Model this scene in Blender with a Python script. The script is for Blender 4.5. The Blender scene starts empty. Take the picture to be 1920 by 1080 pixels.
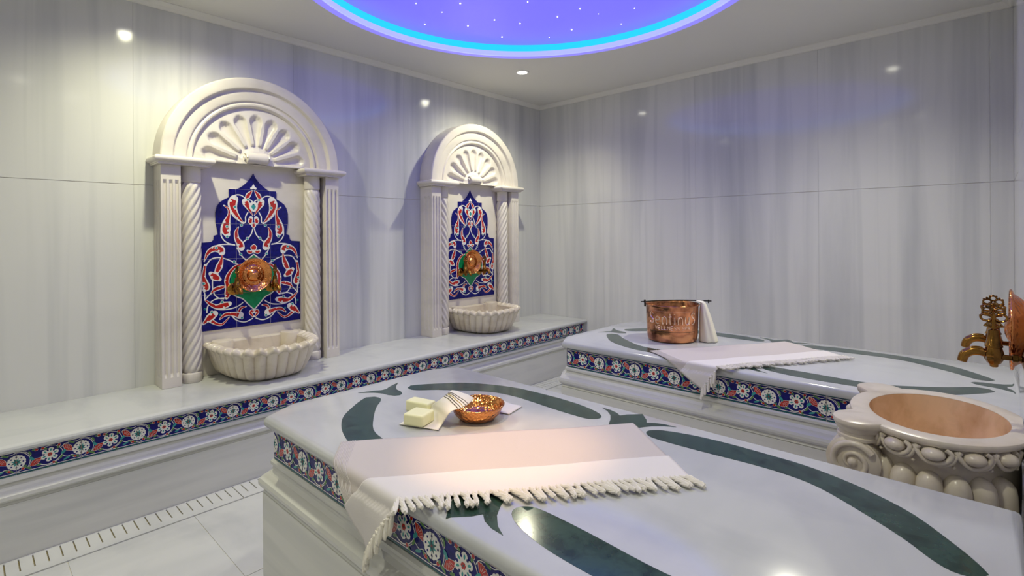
import bpy, bmesh, math, random
from mathutils import Vector, Matrix
from mathutils.geometry import tessellate_polygon
random.seed(7)
PI = math.pi
scn = bpy.context.scene
COL = scn.collection

# ------------------------------------------------------------------ camera, world, exposure
YAW, ROLL, EYE = math.radians(42.92), math.radians(-0.384), 1.285
fw = Vector((-math.sin(YAW), math.cos(YAW), 0)); r0 = Vector((math.cos(YAW), math.sin(YAW), 0)); u0 = Vector((0, 0, 1))
rt = r0 * math.cos(ROLL) + u0 * math.sin(ROLL); up = u0 * math.cos(ROLL) - r0 * math.sin(ROLL)
cam = bpy.data.cameras.new('camera'); camo = bpy.data.objects.new('camera', cam); COL.objects.link(camo)
m = Matrix.Identity(4)
for i in range(3):
    m[i][0], m[i][1], m[i][2] = rt[i], up[i], -fw[i]
m[2][3] = EYE
camo.matrix_world = m
cam.sensor_width = 36; cam.lens = 964.1 / 1920 * 36; cam.shift_y = -101.5 / 1920; cam.clip_start = 0.02
scn.camera = camo
w = bpy.data.worlds.new('world'); scn.world = w; w.use_nodes = True
w.node_tree.nodes['Background'].inputs[0].default_value = (0.8, 0.85, 1, 1)
w.node_tree.nodes['Background'].inputs[1].default_value = 0.02
scn.view_settings.view_transform = 'Standard'; scn.view_settings.look = 'None'
scn.view_settings.gamma = 1; scn.view_settings.use_curve_mapping = False
scn.view_settings.exposure = 0.0

SPOT_W = 90.0            # downlight power
LAMPS = [(-2.74, 0.72), (-2.74, 3.08), (-0.56, 3.04), (-0.56, 0.72), (0.75, -0.45), (-1.9, -0.75), (-.92, .34)]
DOME_C, DOME_R, ZC = (-1.69, 1.96), 1.15, 2.58

# ------------------------------------------------------------------ materials
MAT = {}
def nodes(name):
    mt = bpy.data.materials.new(name); mt.use_nodes = True
    MAT[name] = mt
    return mt, mt.node_tree, mt.node_tree.nodes['Principled BSDF']
def setp(b, **k):
    for a, v in k.items():
        b.inputs[a.replace('_', ' ')].default_value = v
def rgb(*c): return (c[0], c[1], c[2], 1)
def ramp(nt, fac, stops):
    n = nt.nodes.new('ShaderNodeValToRGB'); e = n.color_ramp.elements
    while len(e) < len(stops): e.new(0.5)
    for q, (p, c) in zip(e, stops): q.position = p; q.color = rgb(*c)
    nt.links.new(fac, n.inputs[0]); return n.outputs[0]
def noise(nt, scale, vec, detail=5, dist=0.0, rough=.55):
    mp = nt.nodes.new('ShaderNodeMapping'); mp.inputs['Scale'].default_value = scale
    nt.links.new(vec, mp.inputs['Vector'])
    n = nt.nodes.new('ShaderNodeTexNoise'); n.inputs['Scale'].default_value = 1; n.inputs['Detail'].default_value = detail
    n.inputs['Distortion'].default_value = dist; n.inputs['Roughness'].default_value = rough
    nt.links.new(mp.outputs[0], n.inputs['Vector']); return n.outputs[0]
def mix(nt, mode, fac, a, b):
    n = nt.nodes.new('ShaderNodeMix'); n.data_type = 'RGBA'; n.blend_type = mode
    if isinstance(fac, float): n.inputs[0].default_value = fac
    else: nt.links.new(fac, n.inputs[0])
    for s, x in ((6, a), (7, b)):
        if isinstance(x, tuple): n.inputs[s].default_value = rgb(*x)
        else: nt.links.new(x, n.inputs[s])
    return n.outputs[2]
def pos(nt): return nt.nodes.new('ShaderNodeNewGeometry').outputs['Position']
def bump(nt, b, h, strength, dist=.002):
    n = nt.nodes.new('ShaderNodeBump'); n.inputs['Strength'].default_value = strength; n.inputs['Distance'].default_value = dist
    nt.links.new(h, n.inputs['Height']); nt.links.new(n.outputs[0], b.inputs['Normal'])
def marble(name, light, dark, s1, s2, rough=.13, streak=.5, spec=.5):
    mt, nt, b = nodes(name); p = pos(nt)
    a = ramp(nt, noise(nt, s1, p, 6, .3), [(.30, dark), (.52, light), (1, light)])
    c = ramp(nt, noise(nt, s2, p, 3, .6), [(.34, (.74, .76, .79)), (.50, (1, 1, 1)), (1, (1, 1, 1))])
    nt.links.new(mix(nt, 'MULTIPLY', streak, a, c), b.inputs['Base Color'])
    setp(b, Roughness=rough); b.inputs['Specular IOR Level'].default_value = spec
    return mt
def plain(name, c, rough=.5, metal=0., spec=.5, var=0., vs=40, bmp=0., bs=200):
    mt, nt, b = nodes(name); setp(b, Base_Color=rgb(*c), Roughness=rough, Metallic=metal)
    b.inputs['Specular IOR Level'].default_value = spec
    if var:
        d = tuple(max(0, x * (1 - var)) for x in c); l = tuple(min(1, x * (1 + var)) for x in c)
        nt.links.new(ramp(nt, noise(nt, (vs,) * 3, pos(nt), 4), [(.3, d), (.7, l)]), b.inputs['Base Color'])
    if bmp: bump(nt, b, noise(nt, (bs,) * 3, pos(nt), 2), bmp)
    return mt
def emit(name, c, s):
    mt, nt, b = nodes(name); setp(b, Base_Color=rgb(*c), Roughness=.4)
    b.inputs['Emission Color'].default_value = rgb(*c); b.inputs['Emission Strength'].default_value = s
    return mt
marble('wall_marble', (.67, .67, .655), (.49, .50, .51), (3.2, 3.2, .22), (9, 9, .3), .10, .45)
marble('bench_marble', (.67, .668, .64), (.55, .55, .535), (.5, .5, 5), (.9, .9, 12), .24, .35)
marble('top_marble', (.545, .555, .555), (.455, .465, .48), (1.6, 3.4, 2), (5, 1.5, 3), .12, .25)
marble('floor_marble', (.58, .585, .575), (.46, .465, .47), (1.5, 2.2, 1), (3, 1, 1), .16, .35)
marble('carved_marble', (.72, .67, .61), (.63, .585, .53), (3, 3, 5), (2, 2, 8), .32, .12)
marble('basin_marble', (.68, .61, .50), (.55, .47, .36), (7, 7, 9), (12, 12, 4), .28, .35)
marble('stained_marble', (.80, .56, .34), (.60, .37, .19), (9, 9, 7), (16, 16, 16), .2, .3)
marble('green_marble', (.030, .066, .052), (.010, .026, .022), (22, 22, 22), (60, 45, 30), .14, .6)
plain('ceiling_paint', (.76, .75, .72), .6)
plain('grout', (.78, .75, .70), .7)
plain('dark_gap', (.30, .25, .14), .8)
plain('navy_glaze', (.006, .006, .145), .08, spec=.25, var=.35, vs=60)
plain('white_glaze', (.82, .80, .76), .12)
plain('red_glaze', (.46, .016, .012), .12, var=.3, vs=150)
plain('teal_glaze', (.03, .30, .30), .12)
plain('deep_teal_glaze', (.01, .10, .11), .12)
plain('leaf_glaze', (.10, .24, .07), .12)
plain('emerald_glaze', (.005, .26, .09), .1, var=.2)
plain('towel_white', (.76, .72, .70), .95, spec=.1, bmp=.4, bs=900)
plain('towel_beige', (.60, .545, .52), .95, spec=.1, bmp=.4, bs=900)
plain('tassel_thread', (.84, .80, .72), .95, spec=.1, bmp=.5, bs=1200)
plain('cloth_cream', (.86, .82, .70), .9, spec=.1, bmp=.3, bs=900)
plain('stripe_thread', (.10, .08, .06), .9, spec=.1)
plain('stripe_gold', (.45, .33, .08), .9, spec=.1)
plain('soap', (.90, .87, .53), .45, spec=.4)
plain('iron', (.03, .028, .025), .45, .8)
plain('white_metal', (.85, .85, .84), .35)
emit('violet_spill_glow', (.25, .22, .93), .8)  # emission stands in for LED light spilling onto the ceiling
def copper(name, c, dark, hs, bs, patina):
    mt, nt, b = nodes(name); p = nt.nodes.new('ShaderNodeTexCoord').outputs['Object']
    a = ramp(nt, noise(nt, (14, 14, 14), p, 5), [(.32, dark), (.32 + patina, c), (1, c)])
    nt.links.new(a, b.inputs['Base Color']); setp(b, Metallic=1., Roughness=.17)
    v = nt.nodes.new('ShaderNodeTexVoronoi'); v.inputs['Scale'].default_value = hs
    nt.links.new(p, v.inputs['Vector']); bump(nt, b, v.outputs['Distance'], bs, .004)
copper('hammered_copper', (.88, .36, .12), (.45, .14, .04), 95, .55, .25)
copper('bucket_copper', (.80, .36, .17), (.16, .06, .03), 45, .16, .3)
copper('antique_brass', (.50, .25, .055), (.03, .018, .008), 70, .12, .36)
copper('embossed_copper', (1.0, .74, .56), (.95, .60, .40), 60, .1, .2)
emit('lamp_lens', (1, .97, .80), 28)
emit('led_cyan', (.012, .42, 1), 1.4)
emit('led_edge', (.42, .46, 1), .85)
emit('star_sky', (.145, .125, .97), 1.02)
emit('star_point', (.9, .93, 1), 9)

# ------------------------------------------------------------------ mesh helpers
class MB:
    def __init__(s): s.v = []; s.f = []; s.m = []
    def add(s, v, f, mat=0):
        o = len(s.v); s.v += [tuple(p) for p in v]
        for q in f: s.f.append(tuple(i + o for i in q)); s.m.append(mat)
    def box(s, x0, x1, y0, y1, z0, z1, mat=0):
        s.add([(x0, y0, z0), (x1, y0, z0), (x1, y1, z0), (x0, y1, z0), (x0, y0, z1), (x1, y0, z1), (x1, y1, z1), (x0, y1, z1)],
              [(0, 3, 2, 1), (4, 5, 6, 7), (0, 1, 5, 4), (1, 2, 6, 5), (2, 3, 7, 6), (3, 0, 4, 7)], mat)
    def loft(s, rings, mat=0, close=True, cap0=True, cap1=True):
        n = len(rings[0]); v = [p for r in rings for p in r]; f = []
        for k in range(len(rings) - 1):
            for i in range(n if close else n - 1):
                j = (i + 1) % n
                f.append((k * n + i, k * n + j, (k + 1) * n + j, (k + 1) * n + i))
        if cap0: f.append(tuple(range(n - 1, -1, -1)))
        if cap1: f.append(tuple(range((len(rings) - 1) * n, len(rings) * n)))
        s.add(v, f, mat)
    def lathe(s, prof, n=32, c=(0, 0, 0), axis='z', mat=0, sx=1, sy=1, caps=True):
        R = []
        for r, h in prof:
            ring = []
            for i in range(n):
                a = 2 * PI * i / n; p, q = r * math.cos(a) * sx, r * math.sin(a) * sy
                if axis == 'z': ring.append((c[0] + p, c[1] + q, c[2] + h))
                elif axis == 'x': ring.append((c[0] + h, c[1] + p, c[2] + q))
                else: ring.append((c[0] + q, c[1] + h, c[2] + p))
            R.append(ring)
        s.loft(R, mat, True, caps, caps)
    def tube(s, pts, rad, n=8, closed=False, mat=0, flat=1.0):
        pts = [Vector(p) for p in pts]; N = len(pts)
        if not isinstance(rad, (list, tuple)): rad = [rad] * N
        R = []; ref = None
        for i, p in enumerate(pts):
            if closed: t = pts[(i + 1) % N] - pts[i - 1]
            else: t = pts[min(i + 1, N - 1)] - pts[max(i - 1, 0)]
            t.normalize()
            if ref is None:
                ref = Vector((0, 0, 1)) if abs(t.z) < .9 else Vector((1, 0, 0))
            a = ref - t * ref.dot(t)
            if a.length < 1e-4: a = t.orthogonal()
            a.normalize(); ref = a; b = t.cross(a)
            R.append([p + (a * math.cos(2 * PI * k / n) * flat + b * math.sin(2 * PI * k / n)) * rad[i] for k in range(n)])
        if closed: s.loft(R + [R[0]], mat, True, False, False)
        else: s.loft(R, mat)
    def ball(s, c, r, n=12, k=7, mat=0):
        if not isinstance(r, tuple): r = (r, r, r)
        R = []
        for j in range(k + 1):
            b = PI * (j / k - .5); b = max(-PI / 2 + .02, min(PI / 2 - .02, b))
            R.append([(c[0] + r[0] * math.cos(b) * math.cos(2 * PI * i / n), c[1] + r[1] * math.cos(b) * math.sin(2 * PI * i / n), c[2] + r[2] * math.sin(b)) for i in range(n)])
        s.loft(R, mat)
    def poly(s, pts, to3, mat=0):                       # flat polygon, triangulated
        tri = tessellate_polygon([[Vector((p[0], p[1], 0)) for p in pts]])
        s.add([to3(*p) for p in pts], [tuple(t) for t in tri], mat)
    def prism(s, pts, to3, a, b, mat=0):                # polygon extruded from depth a to depth b
        n = len(pts); v = [to3(p[0], p[1], a) for p in pts] + [to3(p[0], p[1], b) for p in pts]
        tri = tessellate_polygon([[Vector((p[0], p[1], 0)) for p in pts]])
        f = [tuple(t) for t in tri] + [tuple(i + n for i in reversed(t)) for t in tri] + [(i, (i + 1) % n, (i + 1) % n + n, i + n) for i in range(n)]
        s.add(v, f, mat)
    def mesh(s, name, mats, smooth=0, recalc=True):
        me = bpy.data.meshes.new(name); me.from_pydata(s.v, [], s.f)
        for x in (mats if isinstance(mats, (list, tuple)) else [mats]): me.materials.append(MAT[x])
        me.polygons.foreach_set('material_index', s.m)
        if recalc:
            bm = bmesh.new(); bm.from_mesh(me); bmesh.ops.recalc_face_normals(bm, faces=bm.faces); bm.to_mesh(me); bm.free()
        if smooth:
            me.polygons.foreach_set('use_smooth', [True] * len(me.polygons)); me.set_sharp_from_angle(angle=math.radians(smooth))
        me.update(); return me
    def build(s, name, mats, parent=None, smooth=0, recalc=True, loc=None):
        return link(name, s.mesh(name, mats, smooth, recalc), parent, loc)
def link(name, data, parent=None, loc=None, rot=None):
    o = bpy.data.objects.new(name, data); COL.objects.link(o)
    if parent is not None: o.parent = parent
    if loc is not None: o.location = loc
    if rot is not None: o.rotation_euler = rot
    return o
def tag(o, label, cat, group=None):
    o['label'] = label; o['category'] = cat
    if group: o['group'] = group
    return o
def thing(name, label, cat, loc=(0, 0, 0), rz=0, group=None):
    return tag(link(name, None, None, loc, (0, 0, rz)), label, cat, group)
def struct(o): o['kind'] = 'structure'; return o
def dup(root, loc, rz=None, label=None):
    r = root.copy(); COL.objects.link(r); r.location = loc
    if rz is not None: r.rotation_euler = (0, 0, rz)
    if label: r['label'] = label
    for ch in list(root.children):
        c = ch.copy(); COL.objects.link(c); c.parent = r
        for g in list(ch.children):
            d = g.copy(); COL.objects.link(d); d.parent = c
    return r
def bev(o, wd=.004, seg=2):
    b = o.modifiers.new('bevel', 'BEVEL'); b.width = wd; b.segments = seg; b.limit_method = 'ANGLE'; return o
def smoothpts(pts, n=6):                                # Catmull-Rom through points of any dimension
    P = [pts[0]] + list(pts) + [pts[-1]]; out = []
    for i in range(1, len(P) - 2):
        for k in range(n):
            t = k / n; a, b, c, d = P[i - 1], P[i], P[i + 1], P[i + 2]
            out.append(tuple(.5 * (2 * b[j] + (c[j] - a[j]) * t + (2 * a[j] - 5 * b[j] + 4 * c[j] - d[j]) * t * t + (3 * b[j] - a[j] - 3 * c[j] + d[j]) * t ** 3) for j in range(len(b))))
    out.append(tuple(pts[-1])); return out
def offset(poly, d):                                    # mitred outward offset of a CCW polygon
    n = len(poly); out = []
    for i in range(n):
        p, q, r = Vector(poly[i - 1]), Vector(poly[i]), Vector(poly[(i + 1) % n])
        a = (q - p).normalized(); b = (r - q).normalized()
        na, nb = Vector((a.y, -a.x)), Vector((b.y, -b.x)); k = (na + nb); k = k / max(.2, (1 + na.dot(nb)))
        out.append((q.x + k.x * d, q.y + k.y * d))
    return out
def around(mb, poly, prof, mat=0):                      # loft a wall profile [(out, z)] around an outline
    mb.loft([[(x, y, z) for x, y in offset(poly, d)] for d, z in prof], mat)

# ------------------------------------------------------------------ flat print: shapes, clipped to a tile
class Print:
    def __init__(s): s.t = []; s.n = 0                   # (triangle, material, layer)
    def poly(s, pts, mat, layer):
        s.n += 1; layer += s.n * .02; pts = [tuple(p) for p in pts]
        for t in tessellate_polygon([[Vector((p[0], p[1], 0)) for p in pts]]): s.t.append(([pts[i] for i in t], mat, layer))
    def disc(s, c, r, mat, layer, n=12, ry=None, rot=0):
        ry = ry or r; ca, sa = math.cos(rot), math.sin(rot)
        s.poly([(c[0] + r * math.cos(2 * PI * i / n) * ca - ry * math.sin(2 * PI * i / n) * sa, c[1] + r * math.cos(2 * PI * i / n) * sa + ry * math.sin(2 * PI * i / n) * ca) for i in range(n)], mat, layer)
    def stroke(s, pts, wd, mat, layer, n=5):
        s.n += 1; layer += s.n * .02
        if len(pts) > 2: pts = smoothpts(pts, n)
        N = len(pts)
        W = wd if isinstance(wd, list) else [wd] * N
        if len(W) != N: W = [W[min(len(W) - 1, int(i * (len(W) - 1) / max(1, N - 1)))] for i in range(N)]
        L = []; R = []
        for i in range(N):
            a, b = pts[max(0, i - 1)], pts[min(N - 1, i + 1)]
            dx, dy = b[0] - a[0], b[1] - a[1]; l = math.hypot(dx, dy) or 1
            nx, ny = -dy / l, dx / l
            L.append((pts[i][0] + nx * W[i] / 2, pts[i][1] + ny * W[i] / 2)); R.append((pts[i][0] - nx * W[i] / 2, pts[i][1] - ny * W[i] / 2))
        for i in range(N - 1):
            s.t.append(([L[i], R[i], R[i + 1]], mat, layer)); s.t.append(([L[i], R[i + 1], L[i + 1]], mat, layer))
    def leaf(s, pts, wd, mat, layer, k=1.0, trim=0):
        q = smoothpts([(p[0], p[1], x) for p, x in zip(pts, wd)], 5)
        if trim: q = q[trim:-trim]
        s.stroke([(a, b) for a, b, c in q][::1], [2 * c * k for a, b, c in q], mat, layer, 1) if len(q) < 3 else s._raw(q, k, mat, layer)
        if not trim: s.disc(q[-1][:2], q[-1][2] * k, mat, layer); s.disc(q[0][:2], q[0][2] * k, mat, layer)
    def _raw(s, q, k, mat, layer):
        s.n += 1; layer += s.n * .02; N = len(q); L = []; R = []
        for i in range(N):
            a, b = q[max(0, i - 1)], q[min(N - 1, i + 1)]; dx, dy = b[0] - a[0], b[1] - a[1]; l = math.hypot(dx, dy) or 1
            nx, ny = -dy / l * q[i][2] * k, dx / l * q[i][2] * k
            L.append((q[i][0] + nx, q[i][1] + ny)); R.append((q[i][0] - nx, q[i][1] - ny))
        for i in range(N - 1):
            s.t.append(([L[i], R[i], R[i + 1]], mat, layer)); s.t.append(([L[i], R[i + 1], L[i + 1]], mat, layer))
    def mirror(s): s.t += [([(-x, y) for x, y in t], m_, l + .01) for t, m_, l in s.t]
def clip(poly, x0, x1, y0, y1):
    for ax, lim, sg in ((0, x0, 1), (0, x1, -1), (1, y0, 1), (1, y1, -1)):
        out = []
        for i in range(len(poly)):
            a, b = poly[i - 1], poly[i]; da, db = sg * (a[ax] - lim), sg * (b[ax] - lim)
            if (da >= 0) != (db >= 0):
                t = da / (da - db); out.append((a[0] + (b[0] - a[0]) * t, a[1] + (b[1] - a[1]) * t))
            if db >= 0: out.append(b)
        poly = out
        if len(poly) < 3: return []
    return poly
def stamp(mb, pr, rect, to3, z0, dz=.00016):
    for t, mt, ly in pr.t:
        p = clip(t, *rect)
        if len(p) > 2: mb.add([to3(a, b, z0 + dz * (ly + 1)) for a, b in p], [tuple(range(len(p)))], mt)

# ------------------------------------------------------------------ room shell
XL, YB, XR, ZF = -3.37, 4.05, 0.10, 0.015
YN, XE = -1.35, 1.55                                     # entrance side, out of the picture
fl = MB(); fl.box(XL - .1, XE + .1, YN - .1, YB + .1, -.1, ZF - .004); floor = struct(fl.build('floor', 'grout'))
sl = MB(); sl.box(.0015, .6085, .0015, .4355, -.02, 0); slab = sl.mesh('floor_slab', 'floor_marble')
for i in range(7):
    for j in range(13):
        x, y = -2.648 + .61 * i, -1.465 + .437 * j
        if x + .3 > XE or (x > -.9 and y > .7) or y > 4.0: continue
        link('floor_slab', slab, floor, (x, y, ZF))
def paneled(name, along, lo, hi, starts, zs, place, mat='wall_marble', th=.02):
    """wall backing plus one slab per panel; place(t, d, z): t along the wall, d out of the wall"""
    b = MB()
    def q(mb, t0, t1, d0, d1, z0, z1):
        p, r = place(t0, d0), place(t1, d1)
        mb.box(min(p[0], r[0]), max(p[0], r[0]), min(p[1], r[1]), max(p[1], r[1]), z0, z1)
    q(b, lo, hi, -.12, -th + .016, 0, 2.75)
    o = struct(b.build(name, 'grout'))
    ts = sorted(set([lo] + [s for s in starts if lo < s < hi] + [hi]))
    for a, c in zip(ts, ts[1:]):
        for z0, z1 in zip(zs, zs[1:]):
            s = MB(); q(s, a + .0004, c - .0004, -th, 0, z0 + .0016, z1 - .0016)
            s.build('marble_panel', mat, o)
    return o
zs = [0.0, 1.565, 2.60]
paneled('wall_left', 'y', YN, YB, [-1.101, -.23, .641, 1.512, 2.383, 3.254], zs, lambda t, d: (XL + d, t))
paneled('wall_back', 'x', XL, XR, [-2.611, -1.74, -.869, .002], zs, lambda t, d: (t, YB - d))
paneled('wall_right', 'y', 2.15, YB, [3.179], zs, lambda t, d: (XR - d, t))
XP = 0.0625
paneled('wall_right_pier', 'y', .60, 2.15, [1.4], zs, lambda t, d: (XP - d, t))
b = MB(); b.box(XP + .03, XE + .12, .60, .72, 0, 2.75); struct(b.build('wall_entrance', 'wall_marble'))
b = MB(); b.box(XE, XE + .12, YN, .6, 0, 2.75); struct(b.build('wall_entrance_side', 'wall_marble'))
b = MB(); b.box(XL - .1, XE + .12, YN - .12, YN, 0, 2.75); struct(b.build('wall_front', 'wall_marble'))
b = MB(); b.box(XP + .02, XP + .14, 2.13, 2.149, 0, 2.75); struct(b.build('trim_1', 'wall_marble'))
# ceiling with the round opening
NC = 96; b = MB()
circ = [(DOME_C[0] + DOME_R * math.cos(2 * PI * i / NC), DOME_C[1] + DOME_R * math.sin(2 * PI * i / NC)) for i in range(NC)]
def edge(x, y):
    dx, dy = x - DOME_C[0], y - DOME_C[1]; k = 1e9
    for d, lo, hi, c in ((dx, XL - .1, XE + .1, DOME_C[0]), (dy, YN - .1, YB + .1, DOME_C[1])):
        if d > 1e-9: k = min(k, (hi - c) / d)
        elif d < -1e-9: k = min(k, (lo - c) / d)
    return (DOME_C[0] + dx * k, DOME_C[1] + dy * k)
oc = [edge(*p) for p in circ]
corners = [(XL - .1, YN - .1), (XE + .1, YN - .1), (XE + .1, YB + .1), (XL - .1, YB + .1)]
v = [(x, y, ZC) for x, y in circ] + [(x, y, ZC) for x, y in oc]
f = [(i, (i + 1) % NC, (i + 1) % NC + NC, i + NC) for i in range(NC)]
for i in range(NC):
    a, c = oc[i], oc[(i + 1) % NC]
    if abs(a[0] - c[0]) > 1e-4 and abs(a[1] - c[1]) > 1e-4:
        k = min(corners, key=lambda q: math.hypot(q[0] - a[0], q[1] - a[1]) + math.hypot(q[0] - c[0], q[1] - c[1]))
        v.append((k[0], k[1], ZC)); f.append((i + NC, (i + 1) % NC + NC, len(v) - 1))
b.add(v, f)
b.box(XL - .1, XE + .1, YN - .1, YB + .1, 2.76, 2.80)
struct(b.build('ceiling', 'ceiling_paint', recalc=False))
# cornice
def cornice(name, p, q, inward):
    d = Vector(q) - Vector(p); nx, ny = inward; mb = MB(); R = []
    for e in (p, q):
        R.append([(e[0] + nx * a, e[1] + ny * a, z) for a, z in ((0, 2.545), (.008, 2.545), (.014, 2.548), (.022, 2.560), (.036, 2.570), (.042, 2.575), (.042, 2.5805), (0, 2.5805))])
    mb.loft(R); struct(mb.build(name, 'ceiling_paint'))
cornice('trim_2', (XL, YN), (XL, YB), (1, 0)); cornice('trim_3', (XL, YB), (XR, YB), (0, -1)); cornice('trim_4', (XR, 2.15), (XR, YB), (-1, 0))

# ------------------------------------------------------------------ star dome
dome = thing('star_dome', 'round blue starry ceiling recess with glowing cyan edge', 'ceiling light', (DOME_C[0], DOME_C[1], ZC))
HD = .075
b = MB(); b.loft([[(DOME_R * math.cos(2 * PI * i / NC), DOME_R * math.sin(2 * PI * i / NC), z) for i in range(NC)] for z in (.030, HD)], 0, True, False, False)
b.build('led_band', 'led_cyan', dome, 30, False)
b = MB(); b.loft([[(DOME_R * math.cos(2 * PI * i / NC), DOME_R * math.sin(2 * PI * i / NC), z) for i in range(NC)] for z in (.012, .030)], 0, True, False, False)
b.build('diffuser_band', 'led_edge', dome, 30, False)
b = MB(); b.poly([(DOME_R * math.cos(2 * PI * i / NC), DOME_R * math.sin(2 * PI * i / NC)) for i in range(NC)], lambda x, y: (x, y, HD)); b.build('star_panel', 'star_sky', dome)
b = MB(); pr = [(DOME_R - .006, -.004), (DOME_R + .006, -.006), (DOME_R + .008, .0), (DOME_R, .012), (DOME_R - .006, .012)]
b.lathe(pr + [pr[0]], NC, caps=False); b.build('edge_rim', 'led_edge', dome, 40)
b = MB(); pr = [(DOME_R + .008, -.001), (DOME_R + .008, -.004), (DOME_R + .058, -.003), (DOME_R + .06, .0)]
b.lathe(pr, NC, caps=False); b.build('spill_glow_band', 'violet_spill_glow', dome, 40)  # glowing ring imitates the violet light halo around the opening
b = MB(); b.lathe([(.0045, 0), (.004, -.003), (.001, -.004)], 8); star = b.mesh('star_light', 'star_point')
rs = random.Random(3)
for i in range(10):
    for j in range(10):
        x, y = -1.05 + .233 * i + rs.uniform(-.05, .05), -1.05 + .233 * j + rs.uniform(-.05, .05)
        if math.hypot(x, y) < 1.06:
            o = link('star_light', star, dome, (x, y, HD - .0005)); k = rs.choice((.35, .5, .6, .8)); o.scale = (k, k, k)

# ------------------------------------------------------------------ downlights
def downlight(x, y, label, aim=None, power=SPOT_W, ang=115, col=(1, .975, .78)):
    t = thing('recessed_or_added_downlight', label, 'ceiling light', (x, y, ZC))
    b = MB(); b.lathe([(.038, .0), (.038, -.003), (.042, -.006), (.052, -.005), (.055, -.001), (.055, 0)], 28, caps=False); b.build('trim_ring', 'white_metal', t, 40)
    b = MB(); b.lathe([(.038, -.0005), (.033, -.004), (.016, -.007), (.001, -.008)], 24); b.build('lens', 'lamp_lens', t, 40)
    l = bpy.data.lights.new('downlight_lamp', 'SPOT'); l.energy = power; l.color = col; l.spot_size = math.radians(ang); l.spot_blend = 1.0 if ang > 60 else .9; l.shadow_soft_size = .03
    lo = bpy.data.objects.new('downlight_lamp', l); COL.objects.link(lo); lo.location = (x, y, ZC - .02)
    if aim: lo.rotation_euler = (Vector(aim) - Vector((x, y, ZC - .02))).to_track_quat('-Z', 'Y').to_euler()
LB = ['warm recessed downlight in the ceiling before the fountain niche with the greener left side', 'warm recessed downlight shining by the corner where both marble walls meet',
      'recessed downlight in the ceiling above the platform with the copper bucket', 'recessed downlight in the ceiling above the fringed towel of the soap platform',
      'added unseen fill light in the ceiling by the entrance opening', 'added unseen fill light in the ceiling over the open floor before the bench']  # last two lamps are added behind the camera to fill the scene
LB.append('added unseen spotlight aimed at the towel of the soap platform')  # extra out-of-view lamp, added to make the warm pool on the towel
LB[3] = 'recessed downlight in the ceiling between the soap platform and the volute basin'
LB[0] = 'recessed downlight in the ceiling before the niche farther from the room corner'
AIM = [(-2.95, .95, 0), (-2.95, 2.95, 0), (-.7, 2.7, 0), None, None, None, (-.93, .985, .715)]
PW = dict(zip(LB, (.92, .88, .95, .5, .6, .6, 1.25)))
for (x, y), lb, a in zip(LAMPS, LB, AIM): downlight(x, y, lb, a, SPOT_W * PW[lb], *({6: (19, (1, .60, .28)), 0: (146, (1, .98, .66)), 1: (146, (1, .975, .70))}.get(LB.index(lb), (146, (1, .975, .78)))))

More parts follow.
